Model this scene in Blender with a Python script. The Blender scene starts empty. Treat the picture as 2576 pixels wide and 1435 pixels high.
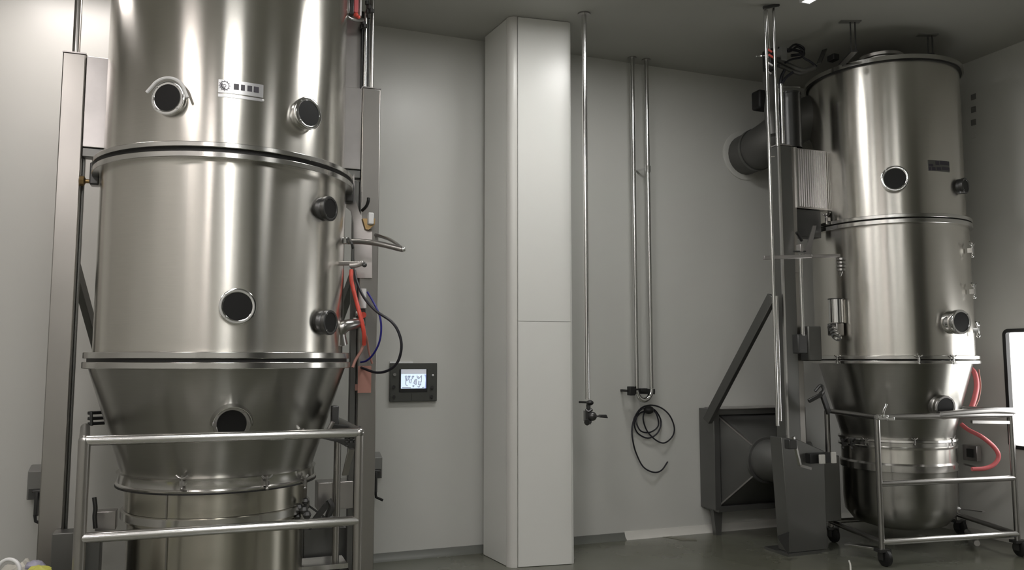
import bpy, bmesh, math, random
from mathutils import Vector, Matrix, noise
random.seed(7)
PI = math.pi
sc = bpy.context.scene
COL = sc.collection

# ------------------------------------------------------------------ camera, world, lights, exposure
CAMH, PITCH, FPX = 1.5, math.radians(5.28), 2033.0
cam_d = bpy.data.cameras.new('camera'); cam = bpy.data.objects.new('camera', cam_d); COL.objects.link(cam)
cam.location = (0, 0, CAMH); cam.rotation_euler = (PI/2 + PITCH, 0, 0)
cam_d.sensor_width = 36; cam_d.lens = FPX/2576*36; cam_d.clip_start = 0.05
sc.camera = cam
w = bpy.data.worlds.new('world'); sc.world = w; w.use_nodes = True
w.node_tree.nodes['Background'].inputs[0].default_value = (0.5, 0.5, 0.5, 1)
w.node_tree.nodes['Background'].inputs[1].default_value = 0.02
sc.view_settings.view_transform = 'Standard'; sc.view_settings.look = 'None'
sc.view_settings.gamma = 1; sc.view_settings.use_curve_mapping = False
sc.view_settings.exposure = 0.0
LAMP_POWER = 20.0          # emission strength of the ceiling panels
WIN_POWER = 4.5            # vision window into the lit next room
# ceiling panels, some of them added, in room coordinates (a along the back wall, n towards it), size, strength factor
LAMPS = [(-0.95, 5.5, .6, .5, .85, 'white square ceiling light behind the left vessel'),
         (1.80, 4.38, .5, .4, 1.45, 'ceiling light in front of the wall between left machine and pillar'),
         (2.85, 4.45, .5, .4, 1.7, 'ceiling light above and in front of the white pillar'),
         (4.05, 4.475, .07, .22, .4, 'tiny white ceiling light cut by the top edge left of the right vessel'),
         (0.10, 2.1, .65, .9, 1.05, 'ceiling light straight in front of the left vessel'),
         (-1.6, 2.6, .6, 1.2, .7, 'added unseen ceiling light near the left wall, in front of the left vessel'),  # added to light the left wall for bright vessel reflections
         (0.2, -.8, .5, 1.2, 1.4, 'added unseen ceiling light above and behind the viewpoint'),  # added to brighten the front wall mirrored in the vessels
         (2.9, 0.6, .35, 1.2, .7, 'ceiling light right of the viewpoint'),
         (-1.8, -0.8, .5, 1.2, 1.4, 'added unseen ceiling light behind the viewpoint by the left wall'),  # unseen extra lamp, brightens the surroundings reflected in the steel
         (0.1, -2.7, .9, .4, 1.2, 'added unseen ceiling light by the front wall behind the viewpoint')]  # put in to wash the front wall for the reflections

# ------------------------------------------------------------------ geometry of the place
PHI = math.radians(20.8); CA, SA = math.cos(PHI), math.sin(PHI)
def W(a, n, z=0.0): return Vector((CA*a - SA*n, SA*a + CA*n, z))
def R(p): return (CA*p[0] + SA*p[1], -SA*p[0] + CA*p[1])
CEIL = 4.135; NB = 6.16; AR = 6.27; AL = -2.7; NF = -3.6
cp, sp = math.cos(PITCH), math.sin(PITCH)
def ray(px, py):
    u = (px-1288)/FPX; v = (717.5-py)/FPX; f = cp - v*sp; up = v*cp + sp
    return Vector((u/f, 1.0, up/f))
def at(px, py, Y):
    r = ray(px, py); return Vector((r.x*Y, Y, CAMH + r.z*Y))
def on_n(px, py, n):      # point on the vertical plane parallel to the back wall
    r = ray(px, py); k = n/(-SA*r.x + CA); return Vector((r.x*k, k, CAMH + r.z*k))
def on_a(px, py, a):
    r = ray(px, py); k = a/(CA*r.x + SA); return Vector((r.x*k, k, CAMH + r.z*k))
def on_floor(px, py, z=0):
    r = ray(px, py); k = (z-CAMH)/r.z; return Vector((r.x*k, k, z))
def on_cyl(px, py, ax, rad):
    r = ray(px, py); A = r.x**2+1; B = -2*(r.x*ax[0]+ax[1]); C = ax[0]**2+ax[1]**2-rad**2
    d = max(B*B-4*A*C, 0); k = (-B-math.sqrt(d))/(2*A)
    p = Vector((r.x*k, k, CAMH+r.z*k)); nrm = Vector((p.x-ax[0], p.y-ax[1], 0)).normalized()
    return p, nrm

# ------------------------------------------------------------------ materials
def nodes_of(name):
    m = bpy.data.materials.new(name); m.use_nodes = True
    return m, m.node_tree.nodes, m.node_tree.links, m.node_tree.nodes['Principled BSDF']
def mat(name, col, rough=.5, metal=0.0, noise_amt=.06, scale=8, bump=0.0, spec=.5, stretch=(1,1,1), coat=0):
    m, N, L, b = nodes_of(name)
    tc = N.new('ShaderNodeTexCoord'); mp = N.new('ShaderNodeMapping'); mp.inputs['Scale'].default_value = stretch
    nt = N.new('ShaderNodeTexNoise'); nt.inputs['Scale'].default_value = scale; nt.inputs['Detail'].default_value = 5
    L.new(tc.outputs['Object'], mp.inputs[0]); L.new(mp.outputs[0], nt.inputs['Vector'])
    cr = N.new('ShaderNodeMix'); cr.data_type = 'RGBA'
    cr.inputs[6].default_value = tuple(max(0, c*(1-noise_amt)) for c in col)+(1,)
    cr.inputs[7].default_value = tuple(min(1, c*(1+noise_amt)) for c in col)+(1,)
    L.new(nt.outputs['Fac'], cr.inputs[0]); L.new(cr.outputs[2], b.inputs['Base Color'])
    b.inputs['Roughness'].default_value = rough; b.inputs['Metallic'].default_value = metal
    b.inputs['Specular IOR Level'].default_value = spec
    if coat: b.inputs['Coat Weight'].default_value = coat; b.inputs['Coat Roughness'].default_value = .1
    if bump:
        bp = N.new('ShaderNodeBump'); bp.inputs['Strength'].default_value = bump; bp.inputs['Distance'].default_value = .004
        L.new(nt.outputs['Fac'], bp.inputs['Height']); L.new(bp.outputs[0], b.inputs['Normal'])
    return m
def steel(name, col=(.60, .585, .56), rough=.26, aniso=.85, rot=.25, wave=.0, wscale=(2.2, 2.2, .22), mottled=.05, wdist=.02):
    """brushed stainless steel: the grain runs round the vessel, so reflections smear vertically"""
    m, N, L, b = nodes_of(name)
    tc = N.new('ShaderNodeTexCoord')
    mp = N.new('ShaderNodeMapping'); mp.inputs['Scale'].default_value = (3, 3, 60)
    nt = N.new('ShaderNodeTexNoise'); nt.inputs['Scale'].default_value = 3; nt.inputs['Detail'].default_value = 6
    L.new(tc.outputs['Object'], mp.inputs[0]); L.new(mp.outputs[0], nt.inputs['Vector'])
    mx = N.new('ShaderNodeMix'); mx.data_type = 'RGBA'
    mx.inputs[6].default_value = tuple(c*(1-mottled) for c in col)+(1,)
    mx.inputs[7].default_value = tuple(c*(1+mottled) for c in col)+(1,)
    L.new(nt.outputs['Fac'], mx.inputs[0]); L.new(mx.outputs[2], b.inputs['Base Color'])
    b.inputs['Metallic'].default_value = 1; b.inputs['Roughness'].default_value = rough
    b.inputs['Anisotropic'].default_value = aniso; b.inputs['Anisotropic Rotation'].default_value = rot
    tg = N.new('ShaderNodeTangent'); tg.direction_type = 'RADIAL'; tg.axis = 'Z'
    L.new(tg.outputs[0], b.inputs['Tangent'])
    if wave:
        m2 = N.new('ShaderNodeMapping'); m2.inputs['Scale'].default_value = wscale
        n2 = N.new('ShaderNodeTexNoise'); n2.inputs['Scale'].default_value = 1.6; n2.inputs['Detail'].default_value = 2
        L.new(tc.outputs['Object'], m2.inputs[0]); L.new(m2.outputs[0], n2.inputs['Vector'])
        bp = N.new('ShaderNodeBump'); bp.inputs['Strength'].default_value = wave; bp.inputs['Distance'].default_value = wdist
        L.new(n2.outputs['Fac'], bp.inputs['Height']); L.new(bp.outputs[0], b.inputs['Normal'])
    return m
def emit(name, col, s):
    m, N, L, b = nodes_of(name)
    b.inputs['Base Color'].default_value = (.8, .8, .8, 1)
    b.inputs['Emission Color'].default_value = tuple(col)+(1,); b.inputs['Emission Strength'].default_value = s
    return m
M = {}
M['wall'] = mat('wall_panel_paint', (.60, .60, .57), .33, 0, .02, 1.5, spec=.55)
M['pillar'] = mat('pillar_panel', (.74, .74, .71), .30, 0, .02, 1.5, spec=.55)
M['pillar_corner'] = mat('pillar_corner_trim', (.66, .65, .62), .28, 0, .02, 2)
M['ceiling'] = mat('ceiling_paint', (.44, .44, .41), .6, 0, .03, 1)
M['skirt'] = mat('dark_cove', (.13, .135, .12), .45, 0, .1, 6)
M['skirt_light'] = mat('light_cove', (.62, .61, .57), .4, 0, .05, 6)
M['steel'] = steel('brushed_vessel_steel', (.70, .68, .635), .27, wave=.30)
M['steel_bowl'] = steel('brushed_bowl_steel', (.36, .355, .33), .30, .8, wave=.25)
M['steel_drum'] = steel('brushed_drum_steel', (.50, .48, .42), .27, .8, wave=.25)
M['flange'] = steel('flange_steel', (.62, .61, .59), .22, .5, wave=.1)
M['column'] = mat('column_steel', (.41, .395, .375), .30, .92, .22, 2.5, stretch=(1, 1, .5))
M['column_dark'] = mat('column_steel_dark', (.20, .20, .193), .40, .85, .12, 3, stretch=(1, 1, .4))
M['plate'] = mat('satin_plate', (.50, .48, .475), .30, .92, .22, 6)  # colour mottling stands in for patchy reflections
M['tube'] = mat('polished_tube', (.66, .655, .645), .2, 1, .04, 5)
M['tube_dark'] = mat('satin_tube', (.42, .41, .40), .28, 1, .08, 5)
M['chrome'] = mat('chrome', (.75, .75, .75), .1, 1, .03, 5)
M['dark_metal'] = mat('dark_metal', (.10, .10, .10), .35, .8, .15, 9)
M['black'] = mat('black_rubber', (.012, .012, .012), .5, 0, .1, 20)
M['blackgloss'] = mat('black_cable_sheath', (.012, .012, .018), .35, 0, .1, 20)
M['blue'] = mat('blue_cable_sheath', (.02, .02, .22), .35, 0, .1, 20)
M['glass'] = mat('dark_sight_glass', (.012, .012, .012), .42, 0, .05, 6, spec=.25)
M['red'] = mat('red_hose', (.75, .09, .06), .35, 0, .05, 9)
M['pink'] = mat('pink_hose', (.72, .17, .18), .35, 0, .05, 9)
M['redplastic'] = mat('salmon_tape', (.42, .21, .17), .5, 0, .12, 9)
M['white'] = mat('white_plastic', (.80, .80, .80), .4, 0, .03, 5)
M['brass'] = mat('brass', (.36, .25, .12), .35, .9, .1, 9)
M['grey'] = mat('grey_enclosure', (.22, .22, .21), .45, .1, .06, 7)
M['panel'] = mat('panel_face', (.085, .087, .08), .4, .3, .08, 7)
M['duct'] = mat('duct_sheet', (.17, .17, .165), .42, .7, .2, 3)
M['duct_dark'] = mat('exhaust_duct', (.13, .128, .122), .5, .5, .25, 3)
M['lamp'] = emit('lamp_diffuser', (1, .985, .96), LAMP_POWER)
M['window'] = emit('lit_window', (1, .99, .97), WIN_POWER)
M['screen'] = emit('screen_light', (.58, .76, 1), .85)
M['screen_grey'] = emit('screen_header', (.32, .36, .46), .45)
M['screen_ink'] = emit('screen_ink', (.08, .16, .38), .35)
M['screen_blue'] = emit('screen_blue', (.08, .18, .75), .6)
M['plate_ink'] = mat('plate_ink', (.05, .045, .06), .4, 0, .2, 30)
M['plate_face'] = mat('nameplate_face', (.55, .55, .56), .3, .8, .05, 9)
M['bag'] = mat('crumpled_film', (.55, .53, .48), .3, 0, .25, 9)
M['yellow'] = mat('yellow_print', (.50, .49, .10), .4, 0, .2, 9)
M['violet'] = mat('violet_print', (.32, .31, .40), .4, 0, .2, 9)
M['cyl_dark'] = steel('lift_cylinder_steel', (.10, .10, .10), .42, .4)

def floor_mat():
    m, N, L, b = nodes_of('epoxy_floor')
    tc = N.new('ShaderNodeTexCoord'); nt = N.new('ShaderNodeTexNoise'); nt.inputs['Scale'].default_value = .9; nt.inputs['Detail'].default_value = 6
    L.new(tc.outputs['Object'], nt.inputs['Vector'])
    r = N.new('ShaderNodeValToRGB'); r.color_ramp.elements[0].position = .35; r.color_ramp.elements[1].position = .7
    r.color_ramp.elements[0].color = (.115, .115, .085, 1); r.color_ramp.elements[1].color = (.155, .16, .135, 1)
    L.new(nt.outputs['Fac'], r.inputs[0]); L.new(r.outputs[0], b.inputs['Base Color'])
    n2 = N.new('ShaderNodeTexNoise'); n2.inputs['Scale'].default_value = 5; n2.inputs['Detail'].default_value = 3
    L.new(tc.outputs['Object'], n2.inputs['Vector'])
    mr = N.new('ShaderNodeMapRange'); mr.inputs['To Min'].default_value = .14; mr.inputs['To Max'].default_value = .34
    L.new(n2.outputs['Fac'], mr.inputs[0]); L.new(mr.outputs[0], b.inputs['Roughness'])
    bp = N.new('ShaderNodeBump'); bp.inputs['Strength'].default_value = .06; bp.inputs['Distance'].default_value = .003
    L.new(n2.outputs['Fac'], bp.inputs['Height']); L.new(bp.outputs[0], b.inputs['Normal'])
    return m
M['floor'] = floor_mat()

# ------------------------------------------------------------------ mesh builder
class MB:
    def __init__(s): s.v = []; s.f = []
    def add(s, vs, fs):
        o = len(s.v); s.v += [Vector(v) for v in vs]; s.f += [[i+o for i in f] for f in fs]; return s
    def hexa(s, c8): return s.add(c8, [(0,3,2,1),(4,5,6,7),(0,1,5,4),(1,2,6,5),(2,3,7,6),(3,0,4,7)])
    def rbox(s, a0, a1, n0, n1, z0, z1):          # box in room coordinates
        return s.hexa([W(a0,n0,z0),W(a1,n0,z0),W(a1,n1,z0),W(a0,n1,z0),W(a0,n0,z1),W(a1,n0,z1),W(a1,n1,z1),W(a0,n1,z1)])
    def box(s, c, sx, sy, sz, yaw=0.0, tilt=None):
        c = Vector(c); m = Matrix.Rotation(yaw, 3, 'Z')
        if tilt is not None: m = m @ tilt
        q = [(-1,-1,-1),(1,-1,-1),(1,1,-1),(-1,1,-1),(-1,-1,1),(1,-1,1),(1,1,1),(-1,1,1)]
        return s.hexa([c + m @ Vector((x*sx/2, y*sy/2, z*sz/2)) for x,y,z in q])
    def frame(s, ax):
        ax = Vector(ax).normalized(); r = Vector((0,0,1)) if abs(ax.z) < .95 else Vector((1,0,0))
        x = r.cross(ax).normalized(); return x, ax.cross(x).normalized(), ax
    def bar(s, p0, p1, w_, h):
        p0, p1 = Vector(p0), Vector(p1); x, y, _ = s.frame(p1-p0)
        q = [(-1,-1),(1,-1),(1,1),(-1,1)]
        return s.hexa([p + x*a*w_/2 + y*b*h/2 for p in (p0, p1) for a, b in q])
    def lathe(s, prof, o, ax=(0,0,1), seg=48, a0=0, a1=2*PI, cap=True):
        """prof: (radius, height along ax)"""
        x, y, z = s.frame(ax); o = Vector(o); full = abs(a1-a0-2*PI) < 1e-6
        k = seg if full else seg+1; vs = []; fs = []
        for r, h in prof:
            for i in range(k):
                t = a0+(a1-a0)*i/seg; vs.append(o + x*r*math.cos(t) + y*r*math.sin(t) + z*h)
        for j in range(len(prof)-1):
            for i in range(seg):
                i2 = (i+1) % k; fs.append((j*k+i, j*k+i2, (j+1)*k+i2, (j+1)*k+i))
        if cap and full:
            if prof[0][0] > 1e-6: fs.append(tuple(reversed(range(k))))
            if prof[-1][0] > 1e-6: fs.append(tuple((len(prof)-1)*k+i for i in range(k)))
        return s.add(vs, fs)
    def cyl(s, p0, p1, r, r1=None, seg=20):
        p0, p1 = Vector(p0), Vector(p1); return s.lathe([(r,0),(r if r1 is None else r1,(p1-p0).length)], p0, p1-p0, seg)
    def ring(s, o, ax, r0, r1, h, seg=40):        # washer with rectangular section
        return s.lathe([(r0,0),(r1,0),(r1,h),(r0,h),(r0,0)], o, ax, seg, cap=False)
    def patch(s, ax, r, t0, t1, z0, z1, th, seg=10):    # curved plate lying on a cylinder, angles in world xy
        vs = []; fs = []
        for i in range(seg+1):
            t = t0+(t1-t0)*i/seg; c, d = math.cos(t), math.sin(t)
            for rr, z in ((r,z0),(r+th,z0),(r+th,z1),(r,z1)): vs.append((ax[0]+rr*c, ax[1]+rr*d, z))
        for i in range(seg):
            for j in range(4): fs.append((i*4+j, i*4+(j+1)%4, i*4+4+(j+1)%4, i*4+4+j))
        fs += [(3,2,1,0), (seg*4, seg*4+1, seg*4+2, seg*4+3)]
        return s.add(vs, fs)
    def tube(s, pts, r, seg=12, smooth=True, sub=6, r_end=None):
        pts = [Vector(p) for p in pts]
        if smooth and len(pts) > 2:
            q = [pts[0]*2-pts[1]] + pts + [pts[-1]*2-pts[-2]]; out = []
            for i in range(1, len(q)-2):
                for j in range(sub):
                    t = j/sub; a, b, c, d = q[i-1], q[i], q[i+1], q[i+2]
                    out.append(.5*((2*b)+(c-a)*t+(2*a-5*b+4*c-d)*t*t+(-a+3*b-3*c+d)*t**3))
            out.append(pts[-1]); pts = out
        n = len(pts); tan = [(pts[min(i+1,n-1)]-pts[max(i-1,0)]).normalized() for i in range(n)]
        x, y, _ = s.frame(tan[0]); vs = []; fs = []
        for i in range(n):
            x = (x - tan[i]*x.dot(tan[i])).normalized(); y = tan[i].cross(x)
            rr = r if r_end is None else r+(r_end-r)*i/(n-1)
            for j in range(seg):
                t = 2*PI*j/seg; vs.append(pts[i] + (x*math.cos(t)+y*math.sin(t))*rr)
        for i in range(n-1):
            for j in range(seg): fs.append((i*seg+j, i*seg+(j+1)%seg, (i+1)*seg+(j+1)%seg, (i+1)*seg+j))
        fs += [tuple(reversed(range(seg))), tuple((n-1)*seg+j for j in range(seg))]
        return s.add(vs, fs)
    def prism(s, poly, vec):                       # extrude a 3D polygon
        n = len(poly); vec = Vector(vec); poly = [Vector(p) for p in poly]
        return s.add(poly+[p+vec for p in poly], [tuple(range(n)), tuple(reversed(range(n, 2*n)))] + [(i, i+n, (i+1)%n+n, (i+1)%n) for i in range(n)])
    def ball(s, c, r, seg=16, sx=1, sy=1, sz=1):
        vs = []; fs = []; k = seg//2
        for j in range(1, k):
            for i in range(seg):
                th = PI*j/k; p = 2*PI*i/seg
                vs.append(Vector(c)+Vector((r*sx*math.sin(th)*math.cos(p), r*sy*math.sin(th)*math.sin(p), r*sz*math.cos(th))))
        vs += [Vector(c)+Vector((0,0,r*sz)), Vector(c)-Vector((0,0,r*sz))]; T = len(vs)-2
        for j in range(k-2):
            for i in range(seg): fs.append((j*seg+i, j*seg+(i+1)%seg, (j+1)*seg+(i+1)%seg, (j+1)*seg+i))
        for i in range(seg): fs.append((T, (i+1)%seg, i)); fs.append((T+1, (k-2)*seg+i, (k-2)*seg+(i+1)%seg))
        return s.add(vs, fs)

OFF = {}
def tag(o, label=None, cat=None, group=None, kind=None):
    if label: o['label'] = label
    if cat: o['category'] = cat
    if group: o['group'] = group
    if kind: o['kind'] = kind
    return o
def obj(name, mb, m, parent=None, bevel=0.0, label=None):
    if parent is not None: off = OFF[parent.name]
    else:
        lo = Vector([min(v[i] for v in mb.v) for i in range(3)]); hi = Vector([max(v[i] for v in mb.v) for i in range(3)])
        off = Vector(((lo.x+hi.x)/2, (lo.y+hi.y)/2, lo.z))
    me = bpy.data.meshes.new(name); me.from_pydata([tuple(v-off) for v in mb.v], [], mb.f); me.validate()
    bm = bmesh.new(); bm.from_mesh(me); bmesh.ops.recalc_face_normals(bm, faces=bm.faces); bm.to_mesh(me); bm.free()
    me.materials.append(M[m] if isinstance(m, str) else m)
    me.shade_smooth(); me.set_sharp_from_angle(angle=math.radians(38))
    o = bpy.data.objects.new(name, me); COL.objects.link(o)
    if parent is not None: o.parent = parent
    else: o.location = off
    OFF[o.name] = off
    if bevel:
        b = o.modifiers.new('bevel', 'BEVEL'); b.width = bevel; b.segments = 2; b.limit_method = 'ANGLE'; b.angle_limit = math.radians(40)
    if label: o['label'] = label
    return o
def thing(name, loc, label, cat, group=None):
    o = bpy.data.objects.new(name, None); COL.objects.link(o); o.location = loc; o.empty_display_size = .1
    OFF[o.name] = Vector(loc); return tag(o, label, cat, group)
def struct(name, mb, m, parent=None, bevel=0):
    o = obj(name, mb, m, parent, bevel)
    if parent is None: o['kind'] = 'structure'
    return o

# ------------------------------------------------------------------ the room
struct('floor', MB().rbox(AL, AR, NF, NB, -.1, 0), 'floor')
struct('ceiling', MB().rbox(AL, AR, NF, NB, CEIL, CEIL+.1), 'ceiling')
struct('wall_back', MB().rbox(AL-.1, AR+.1, NB, NB+.1, -.1, CEIL+.1), 'wall')
struct('wall_left', MB().rbox(AL-.1, AL, NF, NB, -.1, CEIL+.1), 'wall')
struct('wall_front', MB().rbox(AL-.1, AR+.1, NF-.1, NF, -.1, CEIL+.1), 'wall')
struct('reflection_card_1', MB().rbox(2.9, 5.9, NF, NF+.03, 0, 3.7), mat('dark_card', (.06, .06, .055), .6))  # unseen dark sheet added behind the viewpoint to darken vessel reflections
# right wall with an opening for the vision window
wz0, wz1 = on_a(2540, 1125, AR).z, on_a(2530, 832, AR).z
wn1 = R(on_a(2530, 900, AR))[1]; wn0 = wn1-1.25
mb = MB(); mb.rbox(AR, AR+.1, NF, wn0, -.1, CEIL+.1); mb.rbox(AR, AR+.1, wn1, NB, -.1, CEIL+.1)
mb.rbox(AR, AR+.1, wn0, wn1, -.1, wz0); mb.rbox(AR, AR+.1, wn0, wn1, wz1, CEIL+.1)
struct('wall_right', mb, 'wall')
def rr_loop(n0, n1, z0, z1, r, k=6):
    out = []
    for cx, cz, t0 in ((n1-r, z1-r, 0), (n0+r, z1-r, PI/2), (n0+r, z0+r, PI), (n1-r, z0+r, 1.5*PI)):
        for i in range(k+1):
            t = t0+PI/2*i/k; out.append((cx+r*math.cos(t), cz+r*math.sin(t)))
    return out
def rr_frame(n0, n1, z0, z1, r, t, aa0, aa1):
    A = rr_loop(n0, n1, z0, z1, r); B = rr_loop(n0+t, n1-t, z0+t, z1-t, max(r-t, .004)); k = len(A); mb = MB()
    vs = [W(aa0, n, z) for n, z in A]+[W(aa0, n, z) for n, z in B]+[W(aa1, n, z) for n, z in A]+[W(aa1, n, z) for n, z in B]
    fs = []
    for i in range(k):
        j = (i+1) % k
        fs += [(i, j, k+j, k+i), (2*k+i, 3*k+i, 3*k+j, 2*k+j), (i, 2*k+i, 2*k+j, j), (k+i, k+j, 3*k+j, 3*k+i)]
    return mb.add(vs, fs)
win = struct('window_1', MB().rbox(AR+.045, AR+.055, wn0+.01, wn1-.01, wz0+.01, wz1-.01), 'window')
obj('window_frame', rr_frame(wn0-.012, wn1+.012, wz0-.012, wz1+.012, .05, .03, AR-.012, AR+.03), 'black', win)
# skirting: dark cove, then light cove from beside the double pipe onwards
pc = R(on_n(1570, 1350, NB))[0]
def cove(a0, a1, h, d):
    m_ = MB(); pr = [(0, 0), (d, 0), (d*.45, h*.35), (d*.18, h), (0, h)]
    return m_.prism([W(a0, NB-x, z) for x, z in pr], W(a1, NB, 0)-W(a0, NB, 0))
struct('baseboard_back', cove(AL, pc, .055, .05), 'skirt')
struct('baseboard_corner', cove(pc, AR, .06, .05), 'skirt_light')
mb = MB(); mb.rbox(AR-.03, AR, NF, NB-.05, 0, .05); struct('baseboard_right', mb, 'skirt_light')

# pillar: oblique left face, rounded corner strip, broad front face, recessed joints
PL, PN, PR = Vector((-.213, 6.40, 0)), Vector((-.012, 6.005, 0)), Vector((.475, 6.125, 0))
PB = PL+PR-PN
dl, dr = (PL-PN).normalized(), (PR-PN).normalized()
pil = MB()
def pillar_shell(mb, z0, z1, inset=0.0):
    c = (PL+PR)/2; q = []
    P0 = PN+dl*.05; P1 = PN+dr*.055
    arc = [P0*(1-t)**2+PN*2*t*(1-t)+P1*t*t for t in (0, .25, .5, .75, 1)]
    Rr = PR-dr*.035; RB = PR+dl*.035
    arc2 = [Rr*(1-t)**2+PR*2*t*(1-t)+RB*t*t for t in (0, .33, .66, 1)]
    for p in [PL]+arc+arc2+[PB]:
        d = (p-c); q.append(c+d*(1-inset/d.length)+Vector((0, 0, z0)))
    return mb.prism(q, (0, 0, z1-z0))
zj = at(1370, 810, 6.1).z
pillar = struct('pillar', pillar_shell(MB(), 0, CEIL, .006), 'pillar')
up_n = Vector((0, 0, 1))
def face_panel(P, Q, z0, z1, th=.008):
    d = (Q-P).normalized(); nrm = d.cross(up_n).normalized()
    if nrm.y > 0: nrm = -nrm
    m_ = MB(); return m_.prism([P+Vector((0,0,z0)), Q+Vector((0,0,z0)), Q+Vector((0,0,z1)), P+Vector((0,0,z1))], nrm*th)
obj('panel', face_panel(PN+dr*.058, PR-dr*.037, .004, zj-.0015), 'pillar', pillar)
obj('panel', face_panel(PN+dr*.058, PR-dr*.037, zj+.0015, CEIL-.004), 'pillar', pillar)
obj('panel', face_panel(PL, PN+dl*.055, .004, CEIL-.004), 'pillar', pillar)
strip = MB()
P0 = PN+dl*.05; P1 = PN+dr*.055
arc = [P0*(1-t)**2+PN*2*t*(1-t)+P1*t*t for t in [i/8 for i in range(9)]]
cen = (PL+PR)/2
strip.prism([p+(p-cen).normalized()*.012 for p in arc]+[p-(p-cen).normalized()*.004 for p in reversed(arc)], (0, 0, CEIL-.002))
obj('corner_strip', strip, 'pillar_corner', pillar)

# recessed ceiling panels
for i, (a, n, sa, sn, k, lab) in enumerate(LAMPS):
    t = thing('ceiling_light', W(a, n, CEIL-.03), lab, 'lamp', 'ceiling lights')
    f = MB()
    ha, hn = sa/2, sn/2
    for x0, x1, y0, y1 in ((-ha-.012, -ha, -hn-.012, hn+.012), (ha, ha+.012, -hn-.012, hn+.012), (-ha, ha, -hn-.012, -hn), (-ha, ha, hn, hn+.012)):
        f.rbox(a+x0, a+x1, n+y0, n+y1, CEIL-.022, CEIL-.001)
    obj('frame', f, 'white', t)
    me = M['lamp'].copy(); me.node_tree.nodes['Principled BSDF'].inputs['Emission Strength'].default_value = LAMP_POWER*k
    if a < -.5: me.node_tree.nodes['Principled BSDF'].inputs['Emission Color'].default_value = (1, .93, .90, 1)
    obj('diffuser', MB().rbox(a-sa/2, a+sa/2, n-sn/2, n+sn/2, CEIL-.018, CEIL-.002), me, t)

# ------------------------------------------------------------------ parts shared by both machines
def sight(root, ax, r, px, py, rg, stub=.05, handle=False, tilt=0.0, crown=False, m='chrome'):
    p, nrm = on_cyl(px, py, ax, r)
    d = (nrm + Vector((0, 0, -tilt))).normalized(); base = p - d*.03
    mb = MB()
    mb.lathe([(rg*1.22, 0), (rg*1.20, .03+stub*.3), (rg*1.12, .03+stub*.4), (rg*1.12, .03+stub*.7)], base, d, 40)
    mb.lathe([(rg, .03+stub*.55), (rg*1.26, .03+stub*.55), (rg*1.28, .03+stub*.62), (rg*1.28, .03+stub*.93), (rg*1.22, .03+stub), (rg*1.03, .03+stub), (rg, .03+stub*.96), (rg, .03+stub*.55)], base, d, 40, cap=False)
    o = obj('sight_port', mb, m, root)
    obj('glass', MB().lathe([(rg*1.01, .03+stub*.6), (rg*1.01, .03+stub-.003)], base, d, 36), 'glass', o)
    x, y, z = MB().frame(d)
    if handle:
        h = MB(); c = base+d*(.03+stub)
        h.tube([c+x*math.cos(t)*rg*q_+y*math.sin(t)*rg*q_+d*.004 for t, q_ in [(PI*(-.02+.104*i), 1.45 if 0 < i < 9 else 1.62) for i in range(10)]], .009, 8)
        obj('handle', h, 'white', o)
    for t in ([PI/4+PI/2*i for i in range(4)]):
        c = base+d*(.03+stub)+x*math.cos(t)*rg*1.13+y*math.sin(t)*rg*1.13
        obj('bolt', MB().cyl(c-d*.004, c+d*.005, rg*.07, seg=6), 'tube_dark', o)
    if crown:
        k = MB()
        k.lathe([(rg*1.22, .0), (rg*1.42, .02), (rg*1.46, .03+stub*.9), (rg*1.34, .03+stub*1.9), (rg*1.30, .03+stub*1.9), (rg*1.40, .03+stub*.8)], base, d, 24, a0=0, a1=PI, cap=False)
        obj('hood', k, 'chrome', o)
    return o
def latch(root, p, nrm, s=1.0, m='chrome', name='latch'):
    """swing bolt with wing nut, straddling a flange"""
    p = Vector(p); nrm = Vector(nrm); t = nrm.cross(up_n).normalized(); mb = MB()
    mb.box(p+nrm*.012*s, .03*s, .03*s, .03*s, math.atan2(nrm.y, nrm.x))
    mb.cyl(p+nrm*.022*s-up_n*.035*s, p+nrm*.022*s+up_n*.05*s, .007*s, seg=10)
    mb.tube([p+nrm*.022*s+up_n*.035*s+t*.04*s+up_n*.018*s, p+nrm*.022*s+up_n*.035*s+t*.016*s, p+nrm*.022*s+up_n*.035*s-t*.016*s, p+nrm*.022*s+up_n*.053*s-t*.04*s], .007*s, 8)
    mb.ball(p+nrm*.022*s-up_n*.035*s, .012*s, 10)
    return obj(name, mb, m, root)
def lv(ax, r, az): return Vector((ax[0]+r*math.sin(az), ax[1]-r*math.cos(az), 0)), Vector((math.sin(az), -math.cos(az), 0))

# ================================================================== LEFT MACHINE
AX = (-1.7276, 4.852); a0, n0 = R(AX)
CN = 5.245
L = thing('fluid_bed_dryer', (AX[0], AX[1], 0), 'large brushed steel vessel between two square columns, its top cut by the frame', 'machine', 'tall stainless processing machines')
r_u, r_m, r_f = .687, .698, .744
obj('upper_vessel', MB().lathe([(r_u, 2.625), (r_u, 3.80), (r_u-.03, 3.86), (.35, 3.93), (0, 3.95)], (*AX, 0), seg=128), 'steel', L)
f1 = obj('flange_ring', MB().ring((*AX, 2.606), (0,0,1), r_u-.03, r_f, .027, 128), 'flange', L, .003)
obj('gasket', MB().lathe([(r_f-.022, 2.582), (r_f-.022, 2.606)], (*AX, 0), seg=96), 'black', L)
obj('flange_ring', MB().ring((*AX, 2.551), (0,0,1), r_m-.03, r_f, .031, 128), 'flange', L, .003)
obj('middle_vessel', MB().lathe([(r_m, 1.535), (r_m, 2.555)], (*AX, 0), seg=128), 'steel', L)
obj('flange_ring', MB().ring((*AX, 1.506), (0,0,1), r_m-.05, r_f, .034, 128), 'flange', L, .003)
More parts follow.
